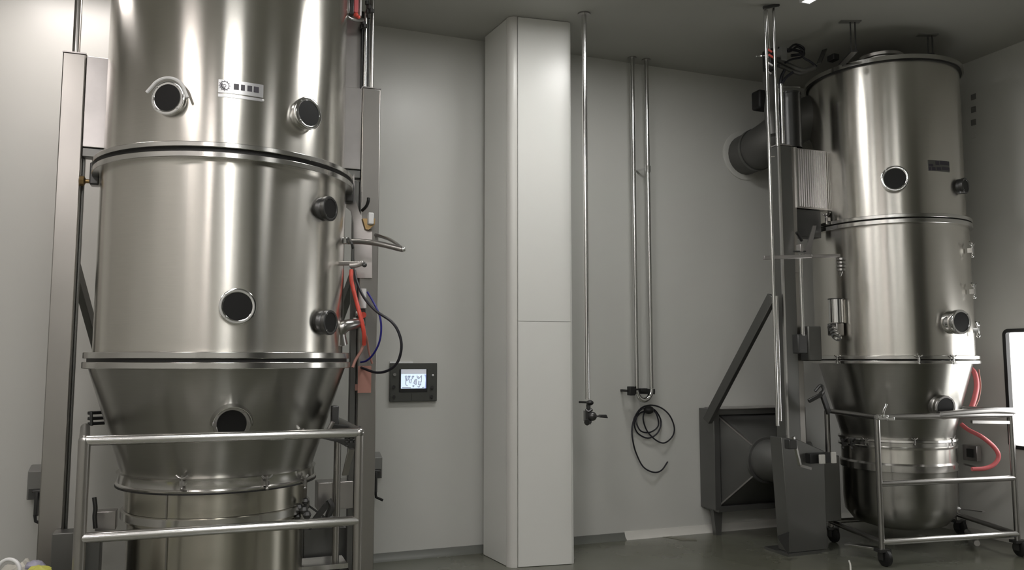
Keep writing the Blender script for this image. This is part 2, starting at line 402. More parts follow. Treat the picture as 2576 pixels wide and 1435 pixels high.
obj('gasket', MB().lathe([(r_f-.02, 1.4875), (r_f-.02, 1.5058)], (*AX, 0), seg=96), 'black', L)
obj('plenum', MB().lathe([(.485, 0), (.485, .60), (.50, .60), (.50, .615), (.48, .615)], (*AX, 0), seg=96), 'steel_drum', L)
p, nrm = on_cyl(419, 1380, AX, .485)
obj('seam', MB().bar(Vector((p.x, p.y, 0))+nrm*.001, Vector((p.x, p.y, .58))+nrm*.001, .012, .006), 'tube_dark', L)
for s in (-1, 1):
    ac = a0+s*.872
    c = obj('column', MB().rbox(ac-.06, ac+.06, CN-.06, CN+.06, .015, 3.285), 'column', L, .006)
    obj('cap', MB().rbox(ac-.062, ac+.062, CN-.062, CN+.062, 3.285, 3.293), 'plate', c)
    obj('base_plate', MB().rbox(ac-.11, ac+.11, CN-.11, CN+.11, 0, .015), 'column_dark', c)
    ia, ib = sorted((ac-s*.062, ac-s*.235))
    obj('bracket_plate', MB().rbox(ia, ib, CN-.05, CN+.05, 2.735, 3.28), 'plate', L, .004)
    ia, ib = sorted((ac-s*.062, ac-s*.19))
    obj('lug', MB().rbox(ia, ib, CN-.04, CN+.04, 2.68, 2.733), 'column_dark', L, .004)
    ia, ib = sorted((ac-s*.062, ac-s*.09))
    if s > 0: obj('guide_rail', MB().rbox(ac-.10, ac-.062, CN+.0, CN+.05, .1, 2.67), 'column_dark', L, .003)
    else: obj('guide_rail', MB().rbox(ac+.062, ac+.072, CN+.01, CN+.05, .1, 2.72), 'column_dark', L, .002)
# dark foot guard and cabinet at the left column
pc0 = on_n(150, 1340, CN-.1)
obj('foot_cabinet', MB().rbox(a0-.872+.03, a0-.872+.17, CN-.2, CN-.07, 0, at(150, 1340, 4.5).z), 'column_dark', L, .004)
obj('brace', MB().bar(at(188, 668, 4.72), at(268, 960, 5.55), .04, .085), 'column_dark', L, .003)
obj('brace', MB().bar(at(893, 690, 5.33), at(812, 915, 5.85), .05, .07), 'column_dark', L, .003)
# dark splice strips where the mid flange meets the columns
for s, z in ((-1, 2.60), (1, 2.60)):
    q = W(a0+s*.735, n0+.05); 
    obj('clamp_block', MB().box((q.x, q.y, 2.575), .05, .09, .13, PHI), 'dark_metal', L, .008)
# centring pin on the left column: knob, rod, block
q0 = at(203, 455, 4.60); q1 = at(232, 457, 4.62); q2 = at(252, 457, 4.64)
k = obj('centring_pin', MB().cyl(q0, q1, .012), 'brass', L)
obj('knob', MB().lathe([(.012,0),(.03,.006),(.03,.028),(.014,.036)], q0-W(.01,0), W(1,0), 8), 'brass', k)
obj('block', MB().box(q2-Vector((.02,0,0)), .06, .05, .055, PHI), 'plate', k, .004)
# sight ports
sight(L, AX, r_u, 428, 250, .072, .03, handle=True)
sight(L, AX, r_u, 766, 288, .072, .04)
sight(L, AX, r_m, 597, 772, .074, .022)
sight(L, AX, r_m, 812, 527, .056, .055, m='dark_metal')
sight(L, AX, r_m, 812, 812, .056, .055, m='dark_metal')
# nameplate with emblem and four printed squares
def az_of(px, py, ax, r):
    p, n_ = on_cyl(px, py, ax, r); return math.atan2(n_.y, n_.x), p.z
t0, zt = az_of(550, 200, AX, r_u); t1, zb = az_of(662, 236, AX, r_u); zb = az_of(600, 238, AX, r_u)[1]; zt = az_of(600, 205, AX, r_u)[1]
np_ = obj('nameplate', MB().patch(AX, r_u, t0, t1, zb, zt, .004), 'plate_face', L)
for (x0, x1) in ((588, 601), (606, 616), (622, 634), (638, 651)):
    s0 = az_of(x0, 220, AX, r_u)[0]; s1 = az_of(x1, 220, AX, r_u)[0]; zc = (zb+zt)/2+.004
    obj('printed_square', MB().patch(AX, r_u+.004, s0, s1, zc-.017, zc+.015, .0012, 3), 'plate_ink', np_)
tc_, _ = az_of(565, 218, AX, r_u); c = Vector((AX[0]+(r_u+.0045)*math.cos(tc_), AX[1]+(r_u+.0045)*math.sin(tc_), (zb+zt)/2+.003)); nn = Vector((math.cos(tc_), math.sin(tc_), 0))
em = MB(); em.ring(c, nn, .021, .0245, .001, 28); em.ring(c, nn, .006, .0085, .001, 16)
x_, y_, _ = em.frame(nn)
for i in range(12):
    t = 2*PI*i/12; em.box(c+x_*math.cos(t)*.0275+y_*math.sin(t)*.0275, .003, .0035, .0035, tc_)
em.lathe([(.011,0),(.019,0),(.019,.001),(.011,.001),(.011,0)], c, nn, 14, a0=PI*.75, a1=PI*1.6, cap=False)
obj('emblem', em, 'plate_ink', np_)
obj('strip', MB().patch(AX, r_u, t0, t1, zb-.022, zb-.006, .003), 'plate_face', np_)
b_, n_ = on_cyl(661, 253, AX, r_u); obj('rivet', MB().ball(b_+n_*.004, .007, 10), 'white', L)
# inspection window slot on lower flange
# upper rod on the left column, cables and actuator above the right column
obj('guide_rod', MB().cyl(at(191, 142, 4.64), Vector((at(191, 142, 4.64).x, at(191, 142, 4.64).y, CEIL)), .021, seg=24), 'tube_dark', L)
for px, py, rad, m in ((909, 232, .009, 'black'), (917, 231, .012, 'tube'), (925, 230, .006, 'black')):
    q = at(px, py, 5.24); obj('lift_rod', MB().cyl(q, Vector((q.x, q.y, at(px, 30, 5.24).z)), rad, seg=12), m, L)
q = at(934, 232, 5.26); obj('conduit', MB().cyl(q, Vector((q.x, q.y, 3.95)), .012, seg=12), 'tube_dark', L)
# sheet metal channel behind vessel above bracket
aa = a0+.872
obj('back_channel', MB().rbox(aa-.17, aa-.03, CN+.03, CN+.06, 3.28, at(890, 46, 5.2).z), 'plate', L)
# valve manifold at the very top: curved tray, pink and white modules, couplings
tray = MB(); tray.tube([at(868, 38, 5.0), at(880, 46, 5.02), at(898, 51, 5.08), at(912, 50, 5.15)], .012, 10)
tr = obj('valve_manifold', tray, 'tube_dark', L)
obj('module', MB().box(at(894, 12, 5.12), .03, .07, .13, PHI), 'pink', tr, .004, 'pink valve module')
obj('module', MB().box(at(906, 10, 5.12), .012, .05, .18, PHI), 'white', tr, .003, 'white valve module')
obj('module', MB().box(at(884, 14, 5.10), .022, .06, .14, PHI), 'dark_metal', tr, .003)
obj('module', MB().box(at(875, 8, 5.08), .014, .06, .16, PHI), 'plate', tr, .003)
kn = MB(); kn.ball(at(896, 38, 5.08), .017, 10); kn.ball(at(902, 43, 5.08), .012, 10); obj('knob', kn, 'red', tr)
cp_ = MB()
for i, (px, py) in enumerate(((912, 52), (914, 60), (910, 68), (917, 66), (927, 42), (929, 20), (923, 8), (934, 28), (925, 30))):
    cp_.cyl(at(px, py-5, 5.2), at(px, py+4, 5.2), .013+.004*(i % 2), seg=8)
obj('coupling', cp_, 'dark_metal', tr)
for px in (922, 929, 935):
    obj('hose', MB().tube([at(px, 34, 5.22), at(px+1, 12, 5.22), at(px-1, -25, 5.25), at(px, -60, 5.3)], .008, 8), 'tube_dark', tr)
# swing handle loop and swing bolt arms on the right flank
h = MB(); h.tube([at(858, 609, 4.95), at(905, 608, 4.9), at(950, 613, 4.85), at(1013, 628, 4.8)], .017, 12)
h.tube([at(1013, 626, 4.8), at(985, 605, 5.0), at(955, 594, 5.15), at(938, 590, 5.25)], .011, 10)
sw = obj('swing_handle', h, 'tube_dark', L, label='curved steel swing handle')
cl = MB(); cl.box(at(864, 607, 4.93), .05, .05, .04, PHI); 
obj('end_cap', MB().ball(at(1015, 628, 4.8), .016, 10), 'chrome', sw)
obj('hook', MB().tube([at(876, 600, 4.9), at(884, 612, 4.86), at(888, 625, 4.88)], .008, 8), 'dark_metal', sw)
obj('clamp', cl, 'chrome', sw, .005)
h = MB(); h.bar(at(812, 664, 4.86), at(905, 663, 4.75), .03, .022); h.tube([at(880, 669, 4.76), at(900, 667, 4.75), at(915, 660, 4.74)], .014, 10)
lk = obj('locking_arm', h, 'plate', L, .004)
cl = MB(); cl.tube([at(797, 668, 4.84), at(806, 652, 4.84), at(815, 640, 4.86)], .016, 10); cl.tube([at(800, 668, 4.84), at(815, 690, 4.88), at(826, 705, 4.9), at(832, 760, 4.93), at(829, 800, 4.9)], .011, 10)
cl.ball(at(917, 667, 4.74), .015, 12)
obj('linkage', cl, 'dark_metal', lk)
# gusset on the right column and the limit switch with brass bracket
g = MB(); g.prism([at(891, 437, 5.17), at(893, 500, 5.17), at(910, 550, 5.17), at(919, 577, 5.17), at(936, 577, 5.17), at(936, 700, 5.17), at(893, 700, 5.17), at(890, 560, 5.17), at(884, 530, 5.17), at(872, 520, 5.17), at(872, 490, 5.17), at(880, 470, 5.17)], W(0, .03))
obj('gusset', g, 'plate', L)
v = obj('limit_valve', MB().box(at(932, 551, 5.12), .035, .05, .075, PHI), 'white', L, .006, 'white valve block')
bb = MB(); bb.prism([at(912, 550, 5.13), at(944, 550, 5.13), at(943, 565, 5.13), at(928, 578, 5.13), at(920, 577, 5.13)], W(0, .05)); obj('bracket', bb, 'brass', v)
obj('lever', MB().tube([at(911, 530, 5.14), at(921, 520, 5.1), at(926, 508, 5.08), at(927, 498, 5.08)], .010, 10), 'black', v)
# lower air unit between vessel and right column: filter regulator, elbow
reg = obj('air_regulator', MB().box(at(906, 800, 5.12), .06, .06, .11, PHI), 'dark_metal', L, .006)
obj('bowl', MB().cyl(at(912, 776, 5.10), at(912, 727, 5.10), .024, seg=20), 'white', reg)
obj('gauge', MB().cyl(at(914, 793, 5.10), at(914, 793, 5.06), .019, seg=18), 'red', reg)
ff = MB(); ff.ball(at(893, 806, 5.06), .02, 10); ff.ball(at(899, 789, 5.06), .016, 10); obj('fitting', ff, 'chrome', reg)
el = obj('outlet_elbow', MB().tube([at(856, 868, 4.92), at(853, 838, 4.9), at(866, 822, 4.9), at(888, 816, 4.95), at(908, 812, 5.02)], .045, 16, r_end=.03), 'tube_dark', L)
obj('collar', MB().tube([at(835, 826, 4.88), at(850, 828, 4.88)], .03, 12), 'chrome', el)
# lower lifting gear seen right of the plenum
gear = obj('lifting_gear', MB().rbox(a0+.58, a0+.80, CN-.05, CN+.1, at(800, 1286, 5.1).z, at(800, 1216, 5.1).z), 'plate', L, .004)
bb = MB(); bb.bar(at(775, 1330, 4.95), at(826, 1266, 5.0), .03, .03); bb.bar(at(772, 1270, 4.95), at(822, 1306, 5.0), .012, .012); bb.tube([at(826, 1258, 5), at(834, 1276, 5), at(826, 1300, 5), at(838, 1310, 5)], .02, 8); bb.bar(at(795, 1308, 5), at(848, 1308, 5), .02, .03)
obj('link_arm', bb, 'dark_metal', gear)
for k_, (px, py) in enumerate(((742, 1288), (752, 1278), (768, 1262), (764, 1284), (748, 1300), (772, 1296))):
    obj('fitting', MB().ball(at(px, py, 4.75), .022+.004*(k_ % 2), 8), 'dark_metal', gear)
bb = MB(); bb.rbox(a0-.80, a0-.62, CN-.05, CN+.08, 0, at(262, 1333, 4.85).z); obj('service_box', bb, 'column_dark', L, .004)
obj('service_box', MB().box(at(268, 1308, 4.9), .11, .1, .11, PHI), 'plate', L, .004)
obj('service_valve', MB().tube([at(237, 1252, 4.7), at(240, 1280, 4.7), at(238, 1300, 4.7), at(240, 1330, 4.7)], .012, 10), 'dark_metal', L)
# latch rack beside the cone, left
lr = MB()
for py in (1040, 1054, 1067): lr.bar(at(222, py, 4.70), at(262, py-2, 4.78), .02, .018)
lr.bar(at(229, 1035, 4.70), at(231, 1072, 4.70), .014, .014)
obj('pin_rack', lr, 'dark_metal', L, .003)

# ---- left product trolley (bowl carried in a tubular frame)
T = thing('product_trolley', (AX[0], AX[1], 0), 'steel trolley with conical product bowl and bright tubular rails under the left vessel', 'trolley', 'product bowl trolleys')
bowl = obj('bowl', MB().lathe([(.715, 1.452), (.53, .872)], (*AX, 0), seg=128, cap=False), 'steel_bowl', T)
obj('rim', MB().ring((*AX, 1.451), (0,0,1), .70, r_f+.004, .036, 128), 'flange', bowl, .004)
ring = obj('clamp_ring', MB().lathe([(.50, .80), (.552, .80), (.556, .812), (.545, .82), (.545, .858), (.552, .872), (.52, .876)], (*AX, 0), seg=96), 'flange', T)
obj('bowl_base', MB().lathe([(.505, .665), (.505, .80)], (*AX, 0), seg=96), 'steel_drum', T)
obj('base_ring', MB().lathe([(.50, .617), (.522, .62), (.522, .66), (.50, .665)], (*AX, 0), seg=96), 'flange', T)
obj('gasket', MB().lathe([(.548, .792), (.556, .794), (.556, .80), (.548, .80)], (*AX, 0), seg=96), 'black', T)
p, nrm = on_cyl(419, 1280, AX, .505)
obj('seam', MB().bar(Vector((p.x, p.y, .667))+nrm*.001, Vector((p.x, p.y, .79))+nrm*.001, .010, .005), 'tube_dark', T)
for px in (461, 668, 760):
    p, n_ = on_cyl(px, 1216, AX, .545); latch(T, p, n_, .8, 'tube_dark')
sight(T, AX, .61, 581, 1064, .074, .05, tilt=.12, crown=True, m='tube_dark')
zr, zr2 = 1.118, .668
FLp, FRp, BRp, BLp = Vector((-2.02, 3.87, 0)), Vector((-.80, 4.29, 0)), Vector((-1.09, 5.12, 0)), Vector((-2.40, 4.60, 0))
def P(v, z): return Vector((v.x, v.y, z))
for a_, b_ in ((FLp, FRp), (FLp, BLp), (FRp, BRp)):
    for z_, nm in ((zr, 'top_rail'), (zr2, 'middle_rail')):
        if nm == 'middle_rail' and a_ is FRp: continue
        obj(nm, MB().cyl(P(a_, z_), P(b_, z_), .0245, seg=24), 'tube' if b_ is FRp else 'tube_dark', T)
for v_, r_ in ((FLp, .027), (FRp, .0225), (BRp, .022), (BLp, .022)):
    o = obj('post', MB().cyl(P(v_, .12), P(v_, zr), r_, seg=24), 'column', T)
    cs = MB(); cs.lathe([(.05, -.016), (.055, -.008), (.055, .008), (.05, .016)], P(v_, .056), (1, .3, 0), 20); cs.box(P(v_, .105), .05, .03, .05)
    obj('castor', cs, 'black', o)
for v_ in (FLp, FRp): obj('elbow', MB().ball(P(v_, zr), .027, 16), 'tube_dark', T)
# end clamp cluster at the right end of the top rail
cb = MB()
cb.prism([at(812, 1105, 4.42), at(912, 1106, 4.34), at(912, 1132, 4.34), at(882, 1130, 4.36), at(850, 1114, 4.40)], W(0, .04))
for i in range(9): cb.box(at(872+(i % 4)*11, 1103+(i//4)*9, 4.30), .018, .03, .012+.003*(i % 2), PHI)
obj('rail_clamp', cb, 'dark_metal', T, .003)
obj('strap', MB().bar(at(884, 1130, 4.34), at(868, 1196, 4.42), .035, .012), 'column', T, .003)
cb = MB(); cb.bar(at(838, 1075, 4.6), at(905, 1080, 4.5), .03, .03); cb.box(at(842, 1050, 4.75), .04, .06, .13, PHI); obj('pivot_arm', cb, 'dark_metal', T, .005)
obj('pivot_latch', MB().tube([at(838, 1062, 4.5), at(832, 1072, 4.5), at(826, 1084, 4.5)], .012, 10), 'plate', T)
cross = MB(); cross.cyl(P(BLp, .2), P(BRp, .2), .02, seg=16); cross.cyl(P(FLp, .16), P(BLp, .16), .02, seg=16); cross.cyl(P(FRp, .16), P(BRp, .16), .02, seg=16)
obj('bottom_rail', cross, 'tube_dark', T)
ck, n_ = on_cyl(752, 1083, AX, .60); obj('bolt_head', MB().cyl(ck, ck+n_*.03, .012, seg=12), 'chrome', T)

obj('service_cabinet', MB().rbox(a0+.52, a0+.80, CN+.14, CN+.42, 0, at(800, 1330, 5.3).z), 'column_dark', L, .006)
# stack of steel trays at the foot of the right column
tk = thing('tray_stack', P(at(830, 1500, 5.3), 0), 'stack of thin steel trays on the floor beside the left machine', 'trays')
c0 = P(at(812, 1420, 5.15), 0)
for i in range(6):
    w_ = .30-.01*(i % 3); z_ = .02+i*.042
    mb = MB(); c_ = c0+Vector((.006*math.sin(i*2.1), 0, z_))
    mb.box(c_, w_, .22, .008, PHI); 
    for s in (-1, 1): mb.box(c_+W(0, s*.11)+Vector((0, 0, .012)), w_, .006, .028, PHI); mb.box(c_+W(s*w_/2, 0)+Vector((0, 0, .012)), .006, .22, .028, PHI)
    obj('tray', mb, 'tube', tk)

# ---- cables and hoses by the left machine
def cable(name, pts, r, m, label, cat='cable', group=None):
    o = obj(name, MB().tube([at(*q) for q in pts], r, 10, sub=8), m); return tag(o, label, cat, group)
cable('red_hose', [(884, 680, 5.08), (884, 705, 5.05), (893, 745, 5.02), (905, 790, 4.98), (915, 835, 4.98), (916, 868, 5.02)], .013, 'red', 'red hose hanging beside the left vessel from the locking arm', 'hose', 'hoses')
cable('pink_hose', [(914, 835, 5.02), (922, 850, 5.05), (928, 885, 5.1), (936, 915, 5.12)], .007, 'redplastic', 'thin salmon tube curling in front of the left machine right column', 'hose', 'hoses')
cable('black_cable', [(892, 680, 5.04), (898, 710, 5.0), (915, 748, 4.96), (945, 782, 4.92), (985, 810, 4.9), (1004, 840, 4.9), (1010, 875, 4.9), (1000, 912, 4.92), (978, 932, 4.96), (948, 938, 5.02), (918, 929, 5.1), (908, 925, 5.15)], .0085, 'blackgloss', 'black cable in a wide loop reaching right of the left machine', 'cable', 'cables')
cable('blue_cable', [(924, 735, 5.05), (940, 762, 5.02), (955, 795, 5.0), (959, 830, 5.0), (953, 865, 5.02), (938, 893, 5.06), (922, 908, 5.1), (908, 912, 5.15)], .0065, 'blue', 'thinner dark blue cable in a narrow loop inside the black loop', 'cable', 'cables')
cable('pink_hose', [(918, 850, 5.06), (910, 880, 5.04), (895, 905, 5.0), (887, 925, 4.98)], .009, 'redplastic', 'salmon tube crossing from the red hose down to the left vessel flange', 'hose', 'hoses')
tp = MB(); tp.box(at(917, 955, 5.15), .085, .004, .17, PHI); tp.box(at(903, 975, 5.15), .05, .004, .04, PHI)
tag(obj('tape', tp, 'redplastic'), 'salmon tape wrapped on the column below the cable loops', 'tape')

# ---- plastic bag and white hoop in the bottom left corner
def blob(c, sx, sy, sz, amp, seed, seg=40):
    mb = MB(); mb.ball((0, 0, 0), 1, seg)
    out = []
    for v in mb.v:
        d = 1+amp*noise.noise(v*2.2+Vector((seed, 0, 0)))+amp*.5*noise.noise(v*5+Vector((0, seed, 0)))+amp*.3*abs(noise.noise(v*11))
        out.append(Vector((c[0]+v.x*sx*d, c[1]+v.y*sy*d, max(c[2]+v.z*sz*d, .0))))
    mb.v = out; return mb
bt = at(65, 1412, 4.05)
bagr = thing('plastic_bag', (bt.x, bt.y, 0), 'crumpled clear plastic bag with yellow and violet print in the bottom left corner', 'bag')
obj('film', blob((bt.x-.03, bt.y, bt.z*.5-.02), .20, .15, bt.z*.5-.01, .22, 3), 'bag', bagr)
obj('yellow_print', blob(at(100, 1441, 3.86), .06, .04, .028, .3, 5, 20), 'yellow', bagr)
obj('violet_print', blob(at(88, 1424, 3.92), .04, .04, .022, .3, 9, 20), 'violet', bagr)
hp = MB(); hc = at(22, 1437, 3.9); hp.tube([hc+Vector((math.cos(t)*.052, 0, math.sin(t)*.052)) for t in [2*PI*i/24 for i in range(25)]], .009, 10, sub=2)
tag(obj('plastic_hoop', hp, 'white'), 'white plastic hoop leaning on the crumpled bag', 'hoop')

# ================================================================== back wall fittings
def wall_box(px0, px1, py0, py1, lab):
    A, B = R(on_n(px0, py0, NB-.1))[0], R(on_n(px1, py0, NB-.1))[0]
    z1_, z0_ = on_n(px0, py0, NB-.1).z, on_n(px0, py1, NB-.1).z
    t = thing('isolator_box', W((A+B)/2, NB-.06, z0_), lab, 'box', 'grey isolator boxes on the back wall')
    mb = MB(); d = .12
    mb.prism([W(A, NB-d, z0_), W(A, NB-d, z1_-.02), W(A, NB-.03, z1_+.01), W(A, NB-.002, z1_+.01), W(A, NB-.002, z0_)], W(B-A, 0))
    obj('body', mb, 'grey', t, .006)
    am = B-.05; zz = z0_
    mb = MB(); mb.bar(W(am, NB-d-.015, zz+.05), W(am, NB-d-.015, zz-.10), .035, .02); mb.bar(W(am-.03, NB-d-.012, zz+.055), W(am+.03, NB-d-.012, zz+.055), .02, .015)
    obj('bracket', mb, 'dark_metal', t, .003)
    obj('crank', MB().tube([W(am-.005, NB-d-.03, zz-.09), W(am+.0, NB-d-.03, zz-.13), W(am+.05, NB-d-.03, zz-.155)], .010, 8, False), 'black', t)
    obj('dark_panel', MB().rbox(A+.01, B-.01, NB-d-.004, NB-d+.002, z0_+.005, z0_+.07), 'dark_metal', t)
wall_box(72, 122, 1178, 1258, 'grey isolator box with crank at the left edge behind the left column')
wall_box(905, 961, 1146, 1206, 'grey isolator box with crank just right of the left machine right column')

# operator panel
def wp(px, py, off=0.0): return on_n(px, py, NB-off)
A, B = R(wp(979, 960))[0], R(wp(1097, 960))[0]; z1_, z0_ = wp(1038, 914).z, wp(1038, 1010).z
op = thing('operator_panel', W((A+B)/2, NB-.02, z0_), 'dark grey wall panel with a small lit screen to the right of the left machine', 'control panel')
obj('frame', MB().rbox(A, B, NB-.03, NB-.001, z0_, z1_), 'panel', op, .004)
lx = lambda px: R(wp(px, 960, .03))[0]; lz = lambda py: wp(1038, py, .03).z
obj('bezel', MB().rbox(lx(1004), lx(1075), NB-.034, NB-.028, lz(987), lz(929)), 'black', op, .002)
scn = obj('screen', MB().rbox(lx(1008.5), lx(1071.5), NB-.036, NB-.033, lz(978), lz(929.5)), 'screen', op)
obj('header_bar', MB().rbox(lx(1008.5), lx(1071.5), NB-.0368, NB-.0358, lz(941.5), lz(929.5)), 'screen_grey', scn)
obj('side_bar', MB().prism([W(lx(q[0]), NB-.0366, lz(q[1])) for q in ((1071.5, 943), (1066, 943), (1069, 948), (1070, 955), (1068.5, 978), (1071.5, 978))], W(0, -.0006)), 'screen_blue', scn)
glyph = MB()
def zp(X, Y): return (960+X*160/1913, 900+Y*120/1435)
for stroke in ([(700,555),(725,640),(722,820),(775,850)], [(700,555),(760,560),(750,650),(722,680)], [(722,700),(790,670),(850,560),(800,555),(820,620),(780,660)], [(790,560),(860,560)], [(850,650),(830,700),(845,760),(880,760),(890,660),(965,560),(915,560),(905,600)],
               [(960,770),(1000,660),(1050,660),(1035,815),(960,770)], [(1015,680),(1000,780)], [(1060,545),(1070,610),(1115,635),(1100,560)], [(1110,640),(1150,590),(1195,540),(1190,740),(1130,735)], [(1110,700),(1100,820),(1140,800),(1185,790),(1150,830),(1120,900),(1075,860)], [(935,835),(945,890),(970,835)], [(615,900),(880,905)], [(1210,905),(1280,900)]):
    for p_, q_ in zip(stroke, stroke[1:]):
        (x0, y0), (x1, y1) = zp(*p_), zp(*q_)
        glyph.bar(W(lx(x0), NB-.0362, lz(y0)), W(lx(x1), NB-.0362, lz(y1)), .006, .0065)
obj('glyphs', glyph, 'screen_ink', scn)
for px, py, m in ((993, 943, 'grey'), (991, 974, 'black'), (991, 999, 'black'), (1087, 975, 'black'), (1086, 998, 'black')):
    obj('push_button', MB().cyl(wp(px, py, .030), wp(px, py, .044), .012, seg=14), m, op)
obj('indicator', MB().ball(wp(1089, 945, .036), .009, 10), 'white', op)
obj('door_line', MB().rbox(lx(1035.5), lx(1036.5), NB-.0312, NB-.029, lz(1008), lz(991)), 'black', op)
tag(obj('label_strip', MB().rbox(R(wp(980, 911))[0], R(wp(1038, 911))[0], NB-.012, NB-.001, wp(1000, 914.5).z, wp(1000, 910).z), 'white'), 'white strip lying along the top left edge of the operator panel', 'strip')

# pipes
pp = at(1469, 22, 5.96); xq = pp.x; yq = pp.y
t = thing('drop_pipe', (xq, yq, at(1478, 1005, yq).z), 'single steel drop pipe with a hand valve at the right edge of the pillar', 'pipe')
zb_ = at(1478, 1005, yq).z
obj('pipe', MB().cyl((xq, yq, zb_), (xq, yq, CEIL), .0185, seg=20), 'tube', t)
obj('ceiling_flange', MB().cyl((xq, yq, CEIL-.012), (xq, yq, CEIL), .05, seg=24), 'tube_dark', t)
br = MB(); br.bar(at(1458, 1012, 5.98), at(1480, 1013, 5.93), .02, .014); br.ball(at(1484, 1014, 5.93), .028, 12, sz=.7); obj('pipe_bracket', br, 'black', t)
vb = MB(); vb.cyl(at(1480, 1018, yq), at(1481, 1068, yq), .017, seg=12); vb.ball(at(1490, 1048, 5.92), .034, 14); vb.box(at(1477, 1047, 5.94), .04, .05, .075, .2)
vb.tube([at(1474, 1030, 5.93), at(1481, 1036, 5.92), at(1490, 1030, 5.92)], .010, 8); vb.cyl(at(1482, 1060, 5.93), at(1476, 1064, 5.9), .022, seg=10)
obj('valve_body', vb, 'dark_metal', t)
obj('valve_lever', MB().bar(at(1498, 1048, 5.9), at(1512, 1048, 5.88), .012, .012), 'dark_metal', t)
obj('lever_grip', MB().prism([at(1506, 1044, 5.885), at(1526, 1044, 5.885), at(1530, 1053, 5.885), at(1507, 1051, 5.885)], (0, .02, 0)), 'black', t, .004)

q1 = on_n(1595, 500, NB-.12); q2 = on_n(1631, 500, NB-.12); zt_ = CEIL; zl = on_n(1613, 978, NB-.12).z
t = thing('pipe_loop', (((q1.x+q2.x)/2), ((q1.y+q2.y)/2), zl-.13), 'pair of steel pipes from the ceiling joined by a U bend above the coiled cable', 'pipe')
for q in (q1, q2):
    o = obj('pipe', MB().cyl((q.x, q.y, zl), (q.x, q.y, zt_), .0185, seg=20), 'tube', t)
    obj('ceiling_flange', MB().cyl((q.x, q.y, CEIL-.01), (q.x, q.y, CEIL), .04, seg=20), 'tube_dark', o)
mid = (q1+q2)/2; hw = (q2-q1)/2
obj('u_bend', MB().tube([Vector((mid.x, mid.y, zl-.01))+hw*math.cos(s)-up_n*hw.length*1.25*math.sin(s) for s in [PI-PI*i/12 for i in range(13)]], .0215, 16, sub=2), 'chrome', t)
cb = MB(); e1 = on_n(1580, 984, NB-.12); e2 = on_n(1646, 986, NB-.12); cb.bar(e1, e2, .03, .045); cb.box(on_n(1588, 984, NB-.13), .05, .06, .075, PHI); cb.box(on_n(1618, 982, NB-.14), .06, .05, .03, PHI)
for q in (e1, e2): cb.bar(Vector((q.x, q.y, q.z)), W(R(q)[0], NB, q.z), .02, .02)
obj('pipe_bracket', cb, 'black', t, .004)
cc = MB(); zc = on_n(1628, 424, NB-.12).z; cc.cyl((q2.x, q2.y, zc-.035), (q2.x, q2.y, zc+.02), .026, seg=16); cc.bar(on_n(1629, 424, NB-.12), W(R(q2)[0]-.05, NB, zc), .014, .014)
obj('union', cc, 'chrome', t)
cp2 = [(1640, 1033), (1610, 1040), (1596, 1065), (1604, 1090), (1630, 1103), (1654, 1090), (1663, 1062), (1650, 1035), (1628, 1024), (1606, 1038), (1601, 1062), (1612, 1085), (1636, 1088), (1656, 1072), (1652, 1044), (1640, 1030), (1624, 1034), (1618, 1055), (1628, 1085), (1650, 1108), (1672, 1115), (1692, 1098), (1696, 1075), (1684, 1045), (1662, 1026), (1636, 1020), (1612, 1028), (1596, 1052), (1590, 1080), (1592, 1110), (1600, 1140), (1618, 1175), (1644, 1189), (1664, 1184), (1680, 1162)]
o = obj('coiled_cable', MB().tube([on_n(x_, y_, NB-.02-.014*(i % 3)-.0) for i, (x_, y_) in enumerate(cp2)], .0065, 8, sub=5), 'blackgloss'); tag(o, 'black cable coiled on a hook below the U bend pipe pair', 'cable', 'cables')
hk = MB(); hk.ball(on_n(1632, 1032, NB-.05), .045, 14, sz=.8, sy=.9); hk.cyl(on_n(1632, 1032, NB-.05), on_n(1632, 1032, NB-.0), .02, seg=10)
tag(obj('cable_hook', hk, 'black'), 'black wall hook holding the coiled cable', 'hook')

# ================================================================== air inlet duct on the wall
D = thing('inlet_duct', W(4.585, 6.08, .235), 'dark sheet metal hood narrowing from a square wall frame to a round pipe', 'duct')
dz0, dz1, da0, da1 = .225, 1.045, 4.13, 5.05
fr = MB(); fr.rbox(da0-.03, da0+.03, 5.93, 6.15, dz0, dz1+.03); fr.rbox(da1-.03, da1+.03, 5.93, 6.15, dz0, dz1+.03); fr.rbox(da0, da1, 5.93, 6.15, dz1-.02, dz1+.03); fr.rbox(da0, da1, 5.93, 6.15, dz0-.02, dz0+.03)
obj('wall_frame', fr, 'duct', D, .004)
obj('top_sheet', MB().rbox(da0+.03, da1, 5.90, 6.15, dz1+.03, dz1+.036), 'plate', D)
cx_, cz_, rr_, cn_ = 4.42, .665, .175, 5.66
N_ = 32; sq = []; ci = []
for i in range(N_):
    t_ = 2*PI*i/N_+PI/4; k4 = (i*4//N_); f_ = (i*4 % N_)/N_
    cor = [(da1-.03, dz1-.02), (da0+.03, dz1-.02), (da0+.03, dz0+.03), (da1-.03, dz0+.03)]
    c_a, c_b = cor[k4], cor[(k4+1) % 4]
    sq.append(W(c_a[0]+(c_b[0]-c_a[0])*f_, 5.96, c_a[1]+(c_b[1]-c_a[1])*f_)); ci.append(W(cx_+rr_*math.cos(t_), cn_, cz_+rr_*math.sin(t_)))
tr_ = MB().add(sq+ci, [(i, (i+1) % N_, N_+(i+1) % N_, N_+i) for i in range(N_)])
obj('transition_hood', tr_, 'duct', D)
for k4 in range(4): obj('seam', MB().bar(sq[k4*8], ci[k4*8], .03, .012), 'plate', D)
